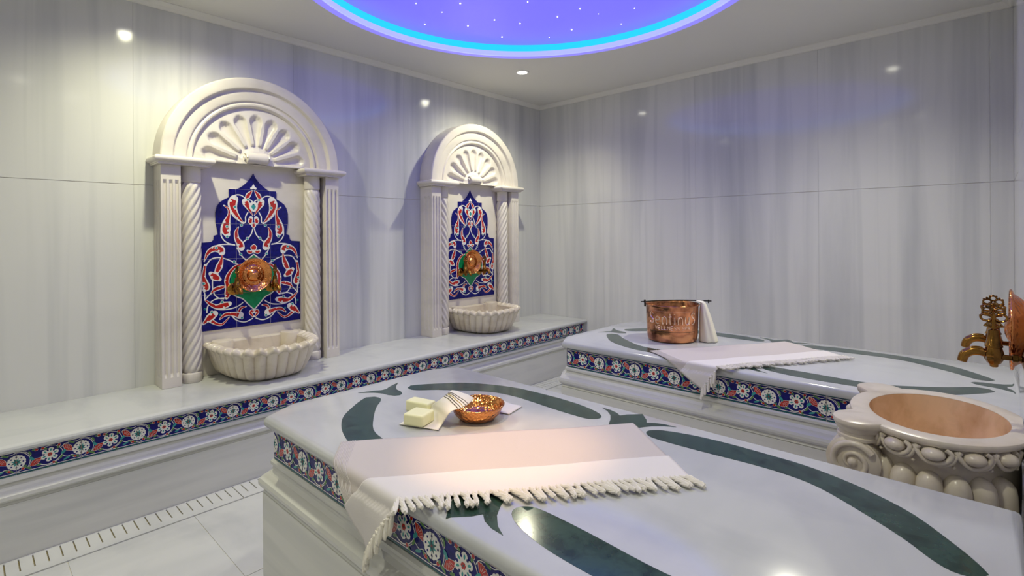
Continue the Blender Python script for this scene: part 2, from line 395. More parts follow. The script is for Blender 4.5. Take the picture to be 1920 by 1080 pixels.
# ------------------------------------------------------------------ border tile (20 x 10 cm, floral print)
TM = ['navy_glaze', 'white_glaze', 'red_glaze', 'teal_glaze', 'leaf_glaze', 'deep_teal_glaze', 'grout']
NV, WH, RD, TL, GR, DT = 0, 1, 2, 3, 4, 5
def border_print():
    p = Print()
    for y0, y1, mt in ((.0942, .1, DT), (.0905, .0928, WH), (0, .0052, DT), (.0072, .0095, WH)): p.poly([(0, y0), (.2, y0), (.2, y1), (0, y1)], mt, 0)
    for cx in (0., .2):                                  # eight-petal flowers over the joints
        c = (cx, .050)
        for k in range(8):
            a = 2 * PI * (k + .5) / 8
            for da in (-.20, .20): p.disc((c[0] + .0225 * math.cos(a + da), c[1] + .0225 * math.sin(a + da)), .0066, WH, 2, 9)
        p.disc(c, .019, WH, 2, 16)
        for k in range(8):
            a = 2 * PI * (k + .5) / 8
            p.poly([(c[0] + .006 * math.cos(a - .75), c[1] + .006 * math.sin(a - .75)), (c[0] + .0175 * math.cos(a), c[1] + .0175 * math.sin(a)), (c[0] + .006 * math.cos(a + .75), c[1] + .006 * math.sin(a + .75))], TL if k % 2 else DT, 3)
            a += PI / 8; p.disc((c[0] + .0205 * math.cos(a), c[1] + .0205 * math.sin(a)), .0031, NV, 4, 7)
        p.disc(c, .0068, DT, 4); p.disc(c, .0026, RD, 5)
    c = (.1, .052)                                       # six-petal flower in the middle
    for k in range(6):
        a = 2 * PI * k / 6 + .35
        q = (c[0] + .0185 * math.cos(a), c[1] + .0185 * math.sin(a))
        p.disc(q, .0105, WH, 2, 10, .0098, a); p.disc(q, .0055, TL, 3, 8, .003, a)
        a += PI / 6; p.disc((c[0] + .019 * math.cos(a), c[1] + .019 * math.sin(a)), .0036, NV, 4, 8)
    p.disc(c, .0125, WH, 3, 14)
    for k in range(6):
        a = 2 * PI * k / 6; p.disc((c[0] + .0048 * math.cos(a), c[1] + .0048 * math.sin(a)), .0032, RD, 5, 7)
    p.disc(c, .0025, DT, 6, 6)
    def carnation(x, y, a, s=1.0):
        n = 7; o = (x, y); R = .0235 * s
        pts = [o] + [(x + R * (1 + .07 * (i % 2)) * math.cos(a + (i / (2 * n) - .5) * 2.1), y + R * (1 + .07 * (i % 2)) * math.sin(a + (i / (2 * n) - .5) * 2.1)) for i in range(2 * n + 1)]
        big = [(o[0] + (q[0] - o[0]) * 1.09 - .0012 * math.cos(a), o[1] + (q[1] - o[1]) * 1.09 - .0012 * math.sin(a)) for q in pts]
        p.poly(big, WH, 1); p.poly(pts, RD, 2)
        for i in range(1, 6):
            b_ = a + (i / 6 - .5) * 1.9; p.stroke([(x + .010 * math.cos(b_), y + .010 * math.sin(b_)), (x + R * .95 * math.cos(b_), y + R * .95 * math.sin(b_))], .0007, WH, 3)
        p.disc((x - .006 * math.cos(a), y - .006 * math.sin(a)), .011 * s, TL, 3, 10, .0052, a)
    carnation(.049, .046, -.95); carnation(.147, .054, .75)
    def bud(x, y, a):
        p.disc((x, y), .0075, WH, 1, 9, .0058, a); p.disc((x + .001 * math.cos(a), y + .001 * math.sin(a)), .0062, RD, 2, 8, .0046, a); p.disc((x - .0075 * math.cos(a), y - .0075 * math.sin(a)), .0058, GR, 3, 8, .0036, a)
    bud(.058, .0835, -.1); bud(.080, .082, PI - .4); bud(.128, .081, 1.2); bud(.021, .022, -2.3); bud(.178, .0205, -.6); bud(.113, .0155, 2.6)
    for x, y, a, l in ((.168, .083, -.5, .012), (.036, .0175, -.5, .0115), (.153, .020, .35, .012), (.186, .018, -.6, .009), (.040, .074, -1.2, .010), (.136, .032, 1.0, .010), (.066, .020, .3, .009)):
        p.disc((x, y), l, GR if y > .03 or l < .0116 else TL, 1, 9, .0038, a)
    for pts in ([(-.03, .082), (0, .0875), (.024, .080), (.0385, .060), (.040, .040), (.034, .022)], [(0, .0885), (.028, .083), (.043, .062)], [(.170, .084), (.185, .082), (.2, .0875), (.22, .083)],
                [(.060, .028), (.085, .0145), (.112, .018), (.134, .036), (.140, .055), (.130, .074)], [(.064, .022), (.09, .0125), (.12, .0185), (.141, .036)],
                [(.072, .078), (.092, .0875), (.115, .085), (.128, .076)], [(.136, .070), (.146, .082), (.166, .084)], [(.140, .035), (.155, .026), (.170, .030), (.18, .020), (.2, .013), (.22, .016)], [(-.02, .020), (0, .013), (.018, .018)]):
        p.stroke(pts, .0021, WH, .2)
    return p
BP = border_print()
TILES = {}
def border_tile(x0=0., x1=.2):
    k = (round(x0, 3), round(x1, 3))
    if k not in TILES:
        mb = MB(); g = .0010; to3 = lambda x, y, z: (x, -z, y)      # face looks to -y, x along, z up
        a, c = k[0] + g, k[1] - g
        mb.box(a, c, -.006, .004, .0005, .0995, 0)
        stamp(mb, BP, (a, c, .0005, .0995), to3, .006)
        TILES[k] = mb.mesh('border_tile', TM, 0, False)
    return TILES[k]
def tile_run(parent, p, q, z, first=0.0):
    """tiles along the wall line p->q (outside on the right); first = length already used of the first tile"""
    d = Vector((q[0] - p[0], q[1] - p[1])); L = d.length; a = math.atan2(d.y, d.x); s = 0.0; ph = first
    while s < L - 1e-4:
        e = min(.2, ph + L - s); o = link('border_tile', border_tile(ph, e), parent)
        t = d.normalized() * (s - ph)
        o.location = (p[0] + t.x, p[1] + t.y, z); o.rotation_euler = (0, 0, a); s += e - ph; ph = 0.0

# ------------------------------------------------------------------ bench along the left wall
BZ, BX = .47, -2.85
bench = thing('marble_bench', 'long low white marble bench with a blue floral tile border along the wall', 'bench', (0, 0, 0))
def side_loft(prof, y0, y1):
    mb = MB(); mb.loft([[(x, y, z) for x, z in prof] for y in (y0, y1)]); return mb
side_loft([(XL + .001, .438), (-2.822, .438), (-2.808, .441), (-2.801, .447), (-2.800, .455), (-2.804, .463), (-2.813, .4685), (-2.825, .47), (XL + .001, .47)], YN + .01, YB - .002).build('top_slab', 'top_marble', bench, 30)
side_loft([(XL + .02, .236), (-2.820, .236), (-2.8215, .240), (-2.823, .246), (-2.810, .252), (-2.801, .261), (-2.801, .275), (-2.810, .286), (-2.830, .290), (-2.841, .299), (-2.845, .310), (-2.845, .3185), (-2.832, .319), (-2.832, .333), (-2.842, .337), (XL + .02, .337)], YN + .01, YB - .002).build('moulding', 'bench_marble', bench, 25)
side_loft([(XL + .02, .0155), (-2.815, .0155), (-2.815, .2355), (XL + .02, .2355)], YN + .01, YB - .002).build('riser_panel', 'bench_marble', bench)
side_loft([(XL + .02, .3375), (-2.8465, .3375), (-2.8465, .4375), (XL + .02, .4375)], YN + .01, YB - .002).build('tile_bed', 'grout', bench)
y = .151 - .2 * 7
tile_run(bench, (BX, y), (BX, YB - .003), .3375)
for o in bench.children:
    if o.name.startswith('border_tile'): o.location.x -= .0

# drain gutter with slotted covers
drain = thing('floor_drain', 'white stone floor drain with narrow slots at the foot of the bench', 'drain', (0, 0, ZF))
b = MB(); b.box(-2.812, -2.652, YN + .02, YB - .01, -.0035, -.003); b.build('channel_bed', 'dark_gap', drain)
def cover(L):
    b = MB(); n = int(L / .0412); st = .0412; off = (L - (n - 1) * st) / 2
    b.box(-2.813, -2.801, .002, L - .002, -.002, .0035); b.box(-2.699, -2.650, .002, L - .002, -.002, .0035)
    e = .002
    for i in range(n):
        c = off + i * st; b.box(-2.801, -2.699, e, c - .0024, -.002, .0035); e = c + .0024
    b.box(-2.801, -2.699, e, L - .002, -.002, .0035)
    return b.mesh('drain_cover', 'floor_marble')
cv = cover(.9)
for k in range(-2, 4): link('drain_cover', cv, drain, (0, .932 - .9 + .9 * k if k < 4 else 0, 0)) if .032 + .9 * k > YN and .932 + .9 * k < YB else None
link('drain_cover', cover(YB - .01 - 3.632), drain, (0, 3.632, 0))

# ------------------------------------------------------------------ massage platforms
def mirror4(q): return [[(sx * x, sy * y) for x, y in (q if sx * sy > 0 else q[::-1])] for sx in (1, -1) for sy in (1, -1)]
ARC = smoothpts([(.800, .095), (.786, .122), (.755, .165), (.69, .240), (.62, .287), (.55, .318), (.47, .340), (.38, .346), (.29, .348), (.20, .341), (.125, .322), (.088, .300), (.080, .277), (.095, .256),
                 (.13, .247), (.24, .250), (.37, .260), (.45, .258), (.52, .240), (.60, .190), (.68, .130), (.725, .085), (.755, .066), (.785, .070)], 3)
TULIP = [(0, .238), (.024, .243), (.036, .262), (.05, .292), (.07, .324), (.098, .350), (.128, .366), (.094, .364), (.066, .355), (.046, .340), (.034, .362), (.017, .380), (0, .399)]
TULIP = TULIP + [(-x, y) for x, y in TULIP[-2:0:-1]]
ENDV = [(.733, 0), (.742, .016), (.765, .027), (.795, .030), (.825, .045), (.846, .064), (.868, .086), (.858, .058), (.846, .030), (.832, .010)]
ENDV = ENDV + [(x, -y) for x, y in ENDV[-1:0:-1]]
def platform(name, label, loc, right, t0):
    t = thing(name, label, 'massage table', (loc[0], loc[1], ZF), 0, 'heated stone platforms')
    hw, lx, cx, cy = .380, -.906, .052, .092
    O = [(right, -hw), (right, hw), (lx + cx, hw), (lx, hw - cy), (lx, -hw + cy), (lx + cx, -hw)]
    Z = lambda z: z - ZF
    b = MB(); around(b, O, [(d, Z(z)) for d, z in ((.004, .6775), (.020, .678), (.0265, .682), (.030, .690), (.030, .698), (.0265, .707), (.020, .7125), (.012, .715))])
    top = b.build('top_slab', 'top_marble', t, 40)
    b = MB(); around(b, O, [(d, Z(z)) for d, z in ((.030, .4755), (.033, .478), (.031, .484), (.029, .488), (.038, .493), (.0445, .502), (.0455, .512), (.042, .522), (.032, .530), (.018, .535), (.009, .545), (.007, .558), (.013, .561), (.014, .571), (.008, .577))])
    b.build('moulding', 'bench_marble', t, 25)
    b = MB(); around(b, O, [(.034, Z(ZF) + .0005), (.034, Z(.475))]); b.build('base_panel', 'bench_marble', t)
    b = MB(); around(b, O, [(.0035, Z(.5775)), (.0035, Z(.677))]); b.build('tile_bed', 'grout', t)
    cch = math.hypot(cx, cy)
    tile_run(t, O[5], O[0], Z(.5775), t0); tile_run(t, O[4], O[5], Z(.5775), .2 - cch)
    tile_run(t, O[3], O[4], Z(.5775)); tile_run(t, O[2], O[3], Z(.5775)); tile_run(t, O[1], O[2], Z(.5775))
    zt = Z(.715); to3 = lambda x, y, z: (x + .008, y, z)
    shapes = mirror4(ARC) + [TULIP, [(x, -y) for x, y in TULIP[::-1]]] + [[(-x, y) for x, y in ENDV[::-1]]] + ([ENDV] if right > .84 else [])
    for s in shapes:
        s = [(min(x, right + .002), y) for x, y in s]
        b = MB(); b.prism(s, to3, zt - .004, zt + .0006); b.build('inlay', 'green_marble', top)
    for o in top.children: o['label'] = 'dark green marble inlay piece'
    return t
B1, B2 = (-.812, 1.063), (-.797, 2.587)
platform('massage_platform', 'white marble platform with green inlay holding the copper bowl and soaps', B1, .827, .0)
platform('massage_platform', 'white marble platform with green inlay holding the copper bucket', B2, .849, .0)

# ------------------------------------------------------------------ fountain niches
OUT = [(1,1199),(-13,1172),(-35,1143),(-61,1118),(-88,1099),(-100,1096),(-139,1095),(-139,1046),(-164,1032),(-189,1014),(-204,989),(-212,954),(-212,893),(-204,850),(-201,823),(-221,816),(-224,791),(-235,780),(-290,776),(-290,262)]
LEAF = [([(-111,1035),(-120,1006),(-111,966),(-87,926),(-60,895)],[24,27,19,11,3]),([(-167,995),(-142,974),(-140,938),(-153,894),(-159,850),(-150,823)],[4,6,9,21,28,17]),([(-87,868),(-100,837),(-96,796),(-78,765),(-71,742)],[3,11,15,21,19]),([(-7,1092),(-29,1064),(-40,1038)],[3,15,9]),([(-48,1024),(-40,1009),(-23,973),(-4,939)],[19,21,9,2]),([(-15,923),(-19,905),(-17,890)],[12,15,9]),
 ([(-270,677),(-252,718),(-221,739),(-190,736),(-180,716)],[4,12,18,24,18]),([(-178,706),(-183,671),(-195,632),(-211,598)],[3,11,19,12]),([(-240,595),(-217,574),(-193,558)],[12,24,11]),([(-69,641),(-107,628),(-140,589),(-154,550),(-150,510),(-150,470),(-156,445)],[4,9,12,14,13,18,9]),([(-240,478),(-218,500),(-186,510),(-164,513)],[4,12,12,5]),([(-271,446),(-245,419),(-210,399),(-173,402),(-141,409)],[4,10,14,22,14]),
 ([(-269,646),(-274,607),(-277,573),(-265,519),(-271,505)],[7,9,12,22,14]),([(-221,358),(-245,339),(-267,320),(-281,307)],[19,23,12,7]),([(-241,321),(-210,298),(-179,293),(-142,329)],[13,9,7,3]),([(-194,323),(-165,346),(-128,347),(-83,334)],[4,11,12,22]),([(-88,352),(-76,376),(-47,383)],[10,9,4]),
 ([(0,760),(-6,742),(-1,725)],[4,14,6]),([(-8,718),(-24,714),(-36,722)],[10,12,7]),([(-3,345),(-14,350),(-20,338),(-4,316)],[8,12,10,5])]
STROKE = [[(-48,1044),(-69,1059),(-95,1062),(-119,1050),(-136,1023),(-140,996),(-132,961),(-108,926),(-62,891)],[(-32,959),(-46,931),(-47,900),(-62,888)],[(-4,859),(-15,823),(-37,796),(-67,771)],[(-181,876),(-184,824),(-174,797),(-158,779),(-134,766),(-109,761)],[(-274,665),(-256,711),(-230,742),(-198,761),(-148,764),(-106,759)],[(-270,631),(-243,674),(-208,687),(-167,680),(-130,664),(-88,639)],
 [(-231,555),(-231,516),(-223,476),(-200,449),(-169,441)],[(-271,444),(-254,464),(-240,478)],[(-271,444),(-232,398),(-183,378),(-118,381),(-80,397),(-63,411)],[(-261,368),(-258,401),(-241,429),(-209,445),(-164,446)],[(-128,337),(-105,309),(-71,292),(-43,291),(-8,306)],[(-97,744),(-69,692),(-43,663)],[(-279,501),(-271,476),(-273,442)],[(0,1015),(-14,1032),(-35,1035)],[(0,700),(-45,663)],[(-138,529),(-132,483),(-104,450),(-66,431),(-37,398),(0,358)]]
TEAL = [(-70,879),(-37,798),(-107,988),(-150,810),(-151,870),(-33,1036),(-76,702),(-113,658),(-210,744),(-180,423),(-277,539),(-236,370),(-71,317)]
MED = [(0,704),(-45,663),(-98,627),(-131,578),(-138,529),(-132,483),(-104,450),(-66,431),(-37,398),(0,358)]
NM = ['navy_glaze', 'white_glaze', 'red_glaze', 'teal_glaze', 'emerald_glaze', 'grout']
def panel_print():
    p = Print()
    p.poly(MED, 4, 1)
    for s in STROKE: p.stroke(s, 6.6, 1, 2)
    for pts, wd in LEAF:
        p.leaf(pts, wd, 1, 3); p.leaf(pts, wd, 2, 5, .62, 1)
        q = smoothpts([(a[0], a[1], x) for a, x in zip(pts, wd)], 5)
        for i in range(3, len(q) - 3, 6):               # small white notches in the red
            sg = 1 if (i // 6) % 2 else -1
            a, c = q[i - 1], q[i + 1]; l = math.hypot(c[0] - a[0], c[1] - a[1]) or 1
            p.disc((q[i][0] - sg * (c[1] - a[1]) / l * q[i][2] * .5, q[i][1] + sg * (c[0] - a[0]) / l * q[i][2] * .5), q[i][2] * .27, 1, 6, 7)
    for c in TEAL: p.disc(c, 9.5, 1, 4, 9); p.disc(c, 7, 3, 7, 8)
    for c in ((-272, 391), (-190, 349)): p.disc(c, 6.5, 3, 4, 9); p.disc(c, 3, 0, 5, 7)
    p.leaf([(-4, 1018), (-17, 1003), (-10, 978), (0, 962)], [7, 9, 9, 2], 1, 7); p.leaf([(-3, 1000), (-6, 992), (-1, 976)], [5, 7, 2], 3, 8)
    p.leaf([(0, 1128), (-4, 1112), (-12, 1106)], [3, 7, 7], 1, 6)
    p.leaf([(-4, 888), (-7, 876), (-2, 862)], [8, 7, 2], 1, 4); p.leaf([(-2, 886), (-3, 876), (-1, 868)], [4, 4, 2], 2, 6)
    p.mirror()
    p.t = [([(x / 1000, y / 1000) for x, y in t], m_, l) for t, m_, l in p.t]
    return p
PP = panel_print()
POUT = [(x / 1000, y / 1000) for x, y in OUT]; POUT = POUT + [(-x, y) for x, y in POUT[:0:-1]]
def niche(label, cy, hand):
    t = thing('fountain_niche', label, 'wall niche', (XL, cy, BZ), 0, 'carved fountain niches on the bench')
    xyz = lambda y, z, x: (x, y, z)
    b = MB(); b.box(.001, .034, -.405, .405, .001, 1.248); back = b.build('back_panel', 'carved_marble', t)
    # glazed tiles, one object for each, cut to the ogee outline
    tri = [[POUT[i] for i in q] for q in tessellate_polygon([[Vector((x, y, 0)) for x, y in POUT]])]
    cols = [-.2903, -.1, .1, .2903]; rows = [.2615, .470, .678, .886, 1.096, 1.21]
    b = MB(); b.prism([(x * .997, z) for x, z in POUT], xyz, .0341, .0396); b.build('grout_bed', 'grout', t)
    for i in range(3):
        for j in range(5):
            c0, c1, z0, z1 = cols[i] + .0009, cols[i + 1] - .0009, rows[j] + .0009, rows[j + 1] - .0009
            mb = MB(); n = 0
            for q in tri:
                p = clip(q, c0, c1, z0, z1)
                if len(p) > 2:
                    n += 1; k = len(p)
                    mb.add([xyz(a, c, .0342) for a, c in p] + [xyz(a, c, .041) for a, c in p], [tuple(range(k, 2 * k))] + [(s, (s + 1) % k, (s + 1) % k + k, s + k) for s in range(k)], 0)
            if not n: continue
            stamp(mb, PP, (c0, c1, z0, z1), lambda a, c, d: (d, a, c), .041)
            mb.build('glazed_tile', NM, t, 0, False)
    for sd in (-1, 1):
        # fluted pilaster
        y0, y1 = .416, .508; D = .150
        def sect(fl):
            P = [(0.001, y0), (D, y0)]
            for k in range(3):
                c = y0 + .018 + .028 * k
                P += [(D, c - .009), (D - fl, c - .006), (D - fl * 1.5, c), (D - fl, c + .006), (D, c + .009)]
            P += [(D, y1)]
            for k in range(2):
                c = D - .04 - .05 * k
                P += [(c + .012, y1), (c + .008, y1 - fl), (c, y1 - fl * 1.5), (c - .008, y1 - fl), (c - .012, y1)]
            P += [(.001, y1)]
            return P
        R = []
        for z, fl in ((.001, 0), (.055, 0), (.075, .007), (1.10, .007), (1.12, 0), (1.199, 0)): R.append([(x, sd * yy, z) for x, yy in sect(fl)])
        b = MB(); b.loft(R); b.build('pilaster', 'carved_marble', t, 25)
        # capital slab
        rect = [(.001, .268), (.178, .268), (.178, .530), (.001, .530)]
        b = MB(); b.loft([[(max(.001, x), sd * yy, z) for x, yy in offset(rect[::1], d)] for d, z in ((-.006, 1.2), (-.006, 1.206), (-.002, 1.208), (-.002, 1.213), (.006, 1.216), (.012, 1.222), (.014, 1.230), (.012, 1.238), (.005, 1.244), (-.004, 1.246))])
        b.build('capital', 'carved_marble', t, 40)
        # twisted column
        c = (.088, sd * .352); R = []; n = 48; zz0, zz1 = .058, 1.112
        for k in range(111):
            z = zz0 + (zz1 - zz0) * k / 110; tw = hand * sd * 2 * PI * (z - zz0) / .52; ring = []
            e = min(1, (z - zz0) / .02, (zz1 - z) / .02)
            for i in range(n):
                a = 2 * PI * i / n; r = .039 + .0115 * abs(math.sin(4 * (a + tw))) ** .7 * (.35 + .65 * e)
                ring.append((c[0] + r * math.cos(a), c[1] + r * math.sin(a), z))
            R.append(ring)
        b = MB(); b.loft(R); col_ = b.build('twisted_column', 'carved_marble', t, 50)
        b = MB(); b.lathe([(.048, .001), (.050, .004), (.050, .048), (.047, .053), (.040, .058)], 32, (c[0], c[1], 0)); b.build('column_base', 'carved_marble', col_, 40)
        b = MB(); b.lathe([(.040, 1.111), (.047, 1.116), (.049, 1.121), (.049, 1.193), (.051, 1.199)], 32, (c[0], c[1], 0)); b.build('column_neck', 'carved_marble', col_, 40)
    # arch ring
    prof = [(.512, .001), (.512, .135), (.509, .145), (.503, .150), (.458, .150), (.452, .147), (.447, .138), (.444, .128), (.438, .124), (.388, .124), (.381, .120), (.377, .110), (.371, .108), (.366, .113), (.360, .115), (.352, .113), (.347, .106), (.342, .090), (.338, .080), (.338, .001)]
    R = []
    for k in range(65):
        a = PI * k / 64; R.append([(x, -r * math.cos(a), 1.247 + r * math.sin(a)) for r, x in prof])
    b = MB(); b.loft(R); b.build('arch', 'carved_marble', t, 30)
    # shell
    NA, NR = 216, 30; V = []; F = []
    for k in range(NR + 1):
        r = .04 + (.345 - .04) * k / NR
        for i in range(NA + 1):
            a = PI * i / NA; s = (a / PI * 9) % 1 - .5; half = .40 * (.55 + .45 * min(1, r / .28))
            al = abs(s) * PI / 9 * r; wmax = half * PI / 9 * r
            endc = .262; over = max(0, r - endc, .12 - r); rad = math.sqrt((al / max(1e-4, .40 * PI / 9 * endc)) ** 2 + (over / .036) ** 2) if over > 0 else al / wmax
            dep = .026 * max(0, 1 - rad ** 2.2) ** .5 if rad < 1 else 0
            x = .088 - dep * min(1, r / .2) + (.012 * (1 - k / NR) * 1)
            V.append((x, -r * math.cos(a), 1.247 + r * math.sin(a)))
    W = NA + 1
    for k in range(NR):
        for i in range(NA): F.append((k * W + i, k * W + i + 1, (k + 1) * W + i + 1, (k + 1) * W + i))
    b = MB(); b.add(V, F); sh = b.build('shell', 'carved_marble', t, 60)
    b = MB(); b.prism([(-.345, 1.2465), (.345, 1.2465), (.06, 1.30), (-.06, 1.30)], xyz, .001, .06); b.build('shell_base', 'carved_marble', sh)
    b = MB(); b.box(.001, .088, -.345, .345, 1.2462, 1.2475); b.build('soffit', 'carved_marble', sh)
    b = MB(); L = .062
    b.lathe([(.010, -L - .004), (.028, -L), (.034, -L + .004), (.034, -L * .4), (.031, 0), (.034, L * .4), (.034, L - .004), (.028, L), (.010, L + .004)], 28, (.098, 0, 1.283), 'y')
    sc = b.build('scroll', 'carved_marble', sh, 35)
    for sd in (-1, 1):
        b = MB(); b.tube([(.098 + (.031 - .0016 * k) * math.cos(k * .5) , sd * (L + .002 + .0006 * k), 1.283 + (.031 - .0016 * k) * math.sin(k * .5)) for k in range(18)], .0045, 6)
        b.build('spiral', 'carved_marble', sc, 50)
    return t
NY = (1.238, 3.046)
niche('carved marble fountain niche with shell arch, farther from the room corner', NY[0], 1)
niche('carved marble fountain niche with shell arch, nearer the room corner', NY[1], -1)

# ------------------------------------------------------------------ fluted basins on the bench
def uarc(x0, xf, hw, n, pw=3.2):
    raw = []
    for k in range(401):
        a = PI * k / 400; c, s = math.cos(a), math.sin(a)
        raw.append((x0 + (xf - x0) * abs(s) ** (2 / pw), -hw * math.copysign(abs(c) ** (2 / pw), c)))
    L = [0]
    for p, q in zip(raw, raw[1:]): L.append(L[-1] + math.hypot(q[0] - p[0], q[1] - p[1]))
    out = []; j = 0
    for i in range(n + 1):
        d = L[-1] * i / n
        while j < 399 and L[j + 1] < d: j += 1
        t = (d - L[j]) / max(1e-9, L[j + 1] - L[j]); p, q = raw[j], raw[j + 1]
        out.append((p[0] + (q[0] - p[0]) * t, p[1] + (q[1] - p[1]) * t))
    return out
def shell_basin(label, cy):
    t = thing('wash_basin', label, 'basin', (XL, cy, BZ), 0, 'fluted marble basins')
    N, NL = 380, 19
    def off(P, d, wave):
        out = []
        for i, p in enumerate(P):
            a, b_ = P[max(0, i - 1)], P[min(len(P) - 1, i + 1)]; dx, dy = b_[0] - a[0], b_[1] - a[1]; l = math.hypot(dx, dy) or 1
            k = d + wave(i / N); out.append((p[0] + dy / l * k, p[1] - dx / l * k))
        return out
    lobe = lambda s: .017 * abs(math.sin(PI * NL * s)) ** .75
    wav = lambda s: .012 * math.cos(2 * PI * NL * (s - .5 / NL))
    R = []
    for k in range(15):                                  # outer body
        q = k / 14; s = q ** .62; z = .002 + .166 * q
        P = uarc(.036, .392 + (.470 - .392) * s, .178 + (.258 - .178) * s, N)
        R.append([(x, y, z) for x, y in off(P, -.010 * (1 - min(1, q * 8)), lambda u, q=q: lobe(u) * min(1, .35 + q * 5))])
    b = MB(); b.loft([[(p[0] if 0 < i < N else .036, p[1], p[2]) for i, p in enumerate(r)] for r in R], 0, True, True, False)
    b.build('bowl', 'basin_marble', t, 60)
    P = uarc(.036, .468, .256, N); z = lambda u, h: .176 + h + .010 * math.cos(2 * PI * NL * (u - .5 / NL))
    prof = [(-.012, -.017), (.014, -.015), (.022, -.008), (.024, .003), (.017, .012), (.004, .018), (-.016, .017), (-.030, .012), (-.036, .003)]
    R = []
    for d, h in prof:
        ring = off(P, d, (wav if d > -.02 else (lambda s: 0.0)))
        R.append([(max(.036, x), y, z(i / N, h) if d > -.03 else .178 + h) for i, (x, y) in enumerate(ring)])
    inner = []
    for k in range(8):
        q = k / 7; s = 1 - .30 * q ** 2.5
        P2 = uarc(.090, .036 + (.432 - .036) * s, .220 * s, N)
        R.append([(x, y, .178 - .115 * q ** .8 + .003) for x, y in P2])
    b = MB(); b.loft(R, 0, False, False, False); b.add(R[-1], [tuple(range(N + 1))]); b.build('rim', 'basin_marble', t, 60, True)
    b = MB(); b.box(.035, .092, -.215, .215, .03, .196); bev(b.build('back_ledge', 'basin_marble', t), .006)
    for sd in (-1, 1):
        b = MB(); b.lathe([(.058, .12), (.058, .200), (.054, .207), (.040, .209)], 28, (.095, sd * .198, 0)); b.build('corner_block', 'basin_marble', t, 40)
    return t
shell_basin('fluted scallop-rim marble basin under the niche farther from the room corner', NY[0])
shell_basin('fluted scallop-rim marble basin under the niche nearer the room corner', NY[1])

# ------------------------------------------------------------------ copper dishes and brass taps
def dish(label, loc, rz):
    t = thing('copper_dish', label, 'copper dish', loc, rz)
    b = MB(); b.lathe([(.030, .001), (.060, .004), (.080, .020), (.092, .034), (.1, .036), (.1025, .039), (.1, .042), (.093, .041), (.083, .030), (.064, .021), (.060, .025), (.042, .027), (.038, .036), (.028, .046), (.012, .052), (.001, .053)], 48, axis='x')
    b.build('bowl', 'hammered_copper', t, 50)
    b = MB(); b.tube([(.040, .1005 * math.cos(2 * PI * i / 40), .1005 * math.sin(2 * PI * i / 40)) for i in range(40)], .003, 6, True); b.build('rolled_rim', 'hammered_copper', t, 60)
    return t
def make_tap(label, loc, rz):
    t = thing('brass_tap', label, 'tap', loc, rz, 'brass taps beside the copper dishes')
    n = 40; R = []
    for r, x in ((.006, .001), (.030, .0015), (.031, .004), (.024, .010), (.013, .013), (.009, .014)):
        R.append([(x, r * (1 + .07 * abs(math.sin(5 * 2 * PI * i / n)) - .03) * math.cos(2 * PI * i / n), r * (1 + .07 * abs(math.sin(5 * 2 * PI * i / n)) - .03) * math.sin(2 * PI * i / n)) for i in range(n)])
    b = MB(); b.loft(R); b.build('flange', 'antique_brass', t, 40)
    b = MB(); b.lathe([(.0065, .012), (.0065, .018), (.0095, .019), (.0095, .028), (.0062, .030), (.0062, .042), (.011, .050)], 20, axis='x'); b.build('pipe', 'antique_brass', t, 40)
    R = []
    for r, z in ((.004, -.026), (.0075, -.024), (.008, -.019), (.012, -.016), (.0175, -.006), (.0185, .006), (.016, .016), (.0145, .021), (.0165, .0225), (.0165, .0255), (.0145, .028), (.0115, .048), (.0105, .052), (.0105, .062), (.006, .064)):
        k = .10 if -.017 < z < .018 else 0
        R.append([(.060 + r * (1 - k * abs(math.sin(4 * 2 * PI * i / n))) * math.cos(2 * PI * i / n), r * (1 - k * abs(math.sin(4 * 2 * PI * i / n))) * math.sin(2 * PI * i / n), z) for i in range(n)])
    b = MB(); b.loft(R); b.build('valve_body', 'antique_brass', t, 40)
    sp = smoothpts([(.070, 0, .004), (.085, 0, .008), (.100, 0, .006), (.112, 0, -.004), (.1165, 0, -.020)], 6)
    b = MB(); b.tube(sp, [.009 + .0015 * math.sin(PI * i / len(sp)) for i in range(len(sp))], 16)
    so = b.build('spout', 'antique_brass', t, 50)
    for sd in (-1, 0, 1):
        b = MB(); b.tube([(x, sd * .0055, z + (.0105 if sd == 0 else .0088)) for x, y, z in sp[4:-3]], .0016, 6); b.build('rib', 'antique_brass', so, 50)
    h = MB(); HX = 0.0
    def ringt(y, z, r, rr, ry=None):
        h.tube([(HX, y + (ry or r) * math.cos(2 * PI * i / 18), z + r * math.sin(2 * PI * i / 18)) for i in range(18)], rr, 6, True)
    h.tube([(HX, 0, .060), (HX, 0, .100)], [.0055, .003], 8)
    for sd in (-1, 1):
        h.tube([(HX, sd * .003, .068), (HX, sd * .011, .071), (HX, sd * .018, .070)], [.003, .003, .001], 6); h.tube([(HX, sd * .003, .079), (HX, sd * .010, .078), (HX, sd * .018, .070)], [.003, .0025, .001], 6)
        ringt(sd * .0125, .091, .0085, .0027, .0105); ringt(sd * .0115, .107, .0065, .0025, .008); ringt(sd * .005, .100, .0042, .0019)
        for y, z in ((.023, .094), (.0195, .102), (.018, .113), (.012, .117)): h.ball((HX, sd * y, z), .0028, 8, 5)
    ringt(0, .116, .0062, .0025, .007)
    for y, z in ((0, .1235), (-.006, .1215), (.006, .1215)): h.ball((HX, y, z), .0028, 8, 5)
    h.v = [(.060 + y, x, z) for x, y, z in h.v]
    h.build('pierced_handle', 'antique_brass', t, 60)
    return t
for cy, nm in ((NY[0], 'in the niche farther from the room corner'), (NY[1], 'in the niche nearer the room corner')):
    dish('round hammered copper dish on the tiles ' + nm, (XL + .0425, cy - .01, 1.045), 0)
tp = make_tap('brass tap in the niche farther from the room corner, entrance side of its dish', (XL + .0425, NY[0] - .120, .966), 0)
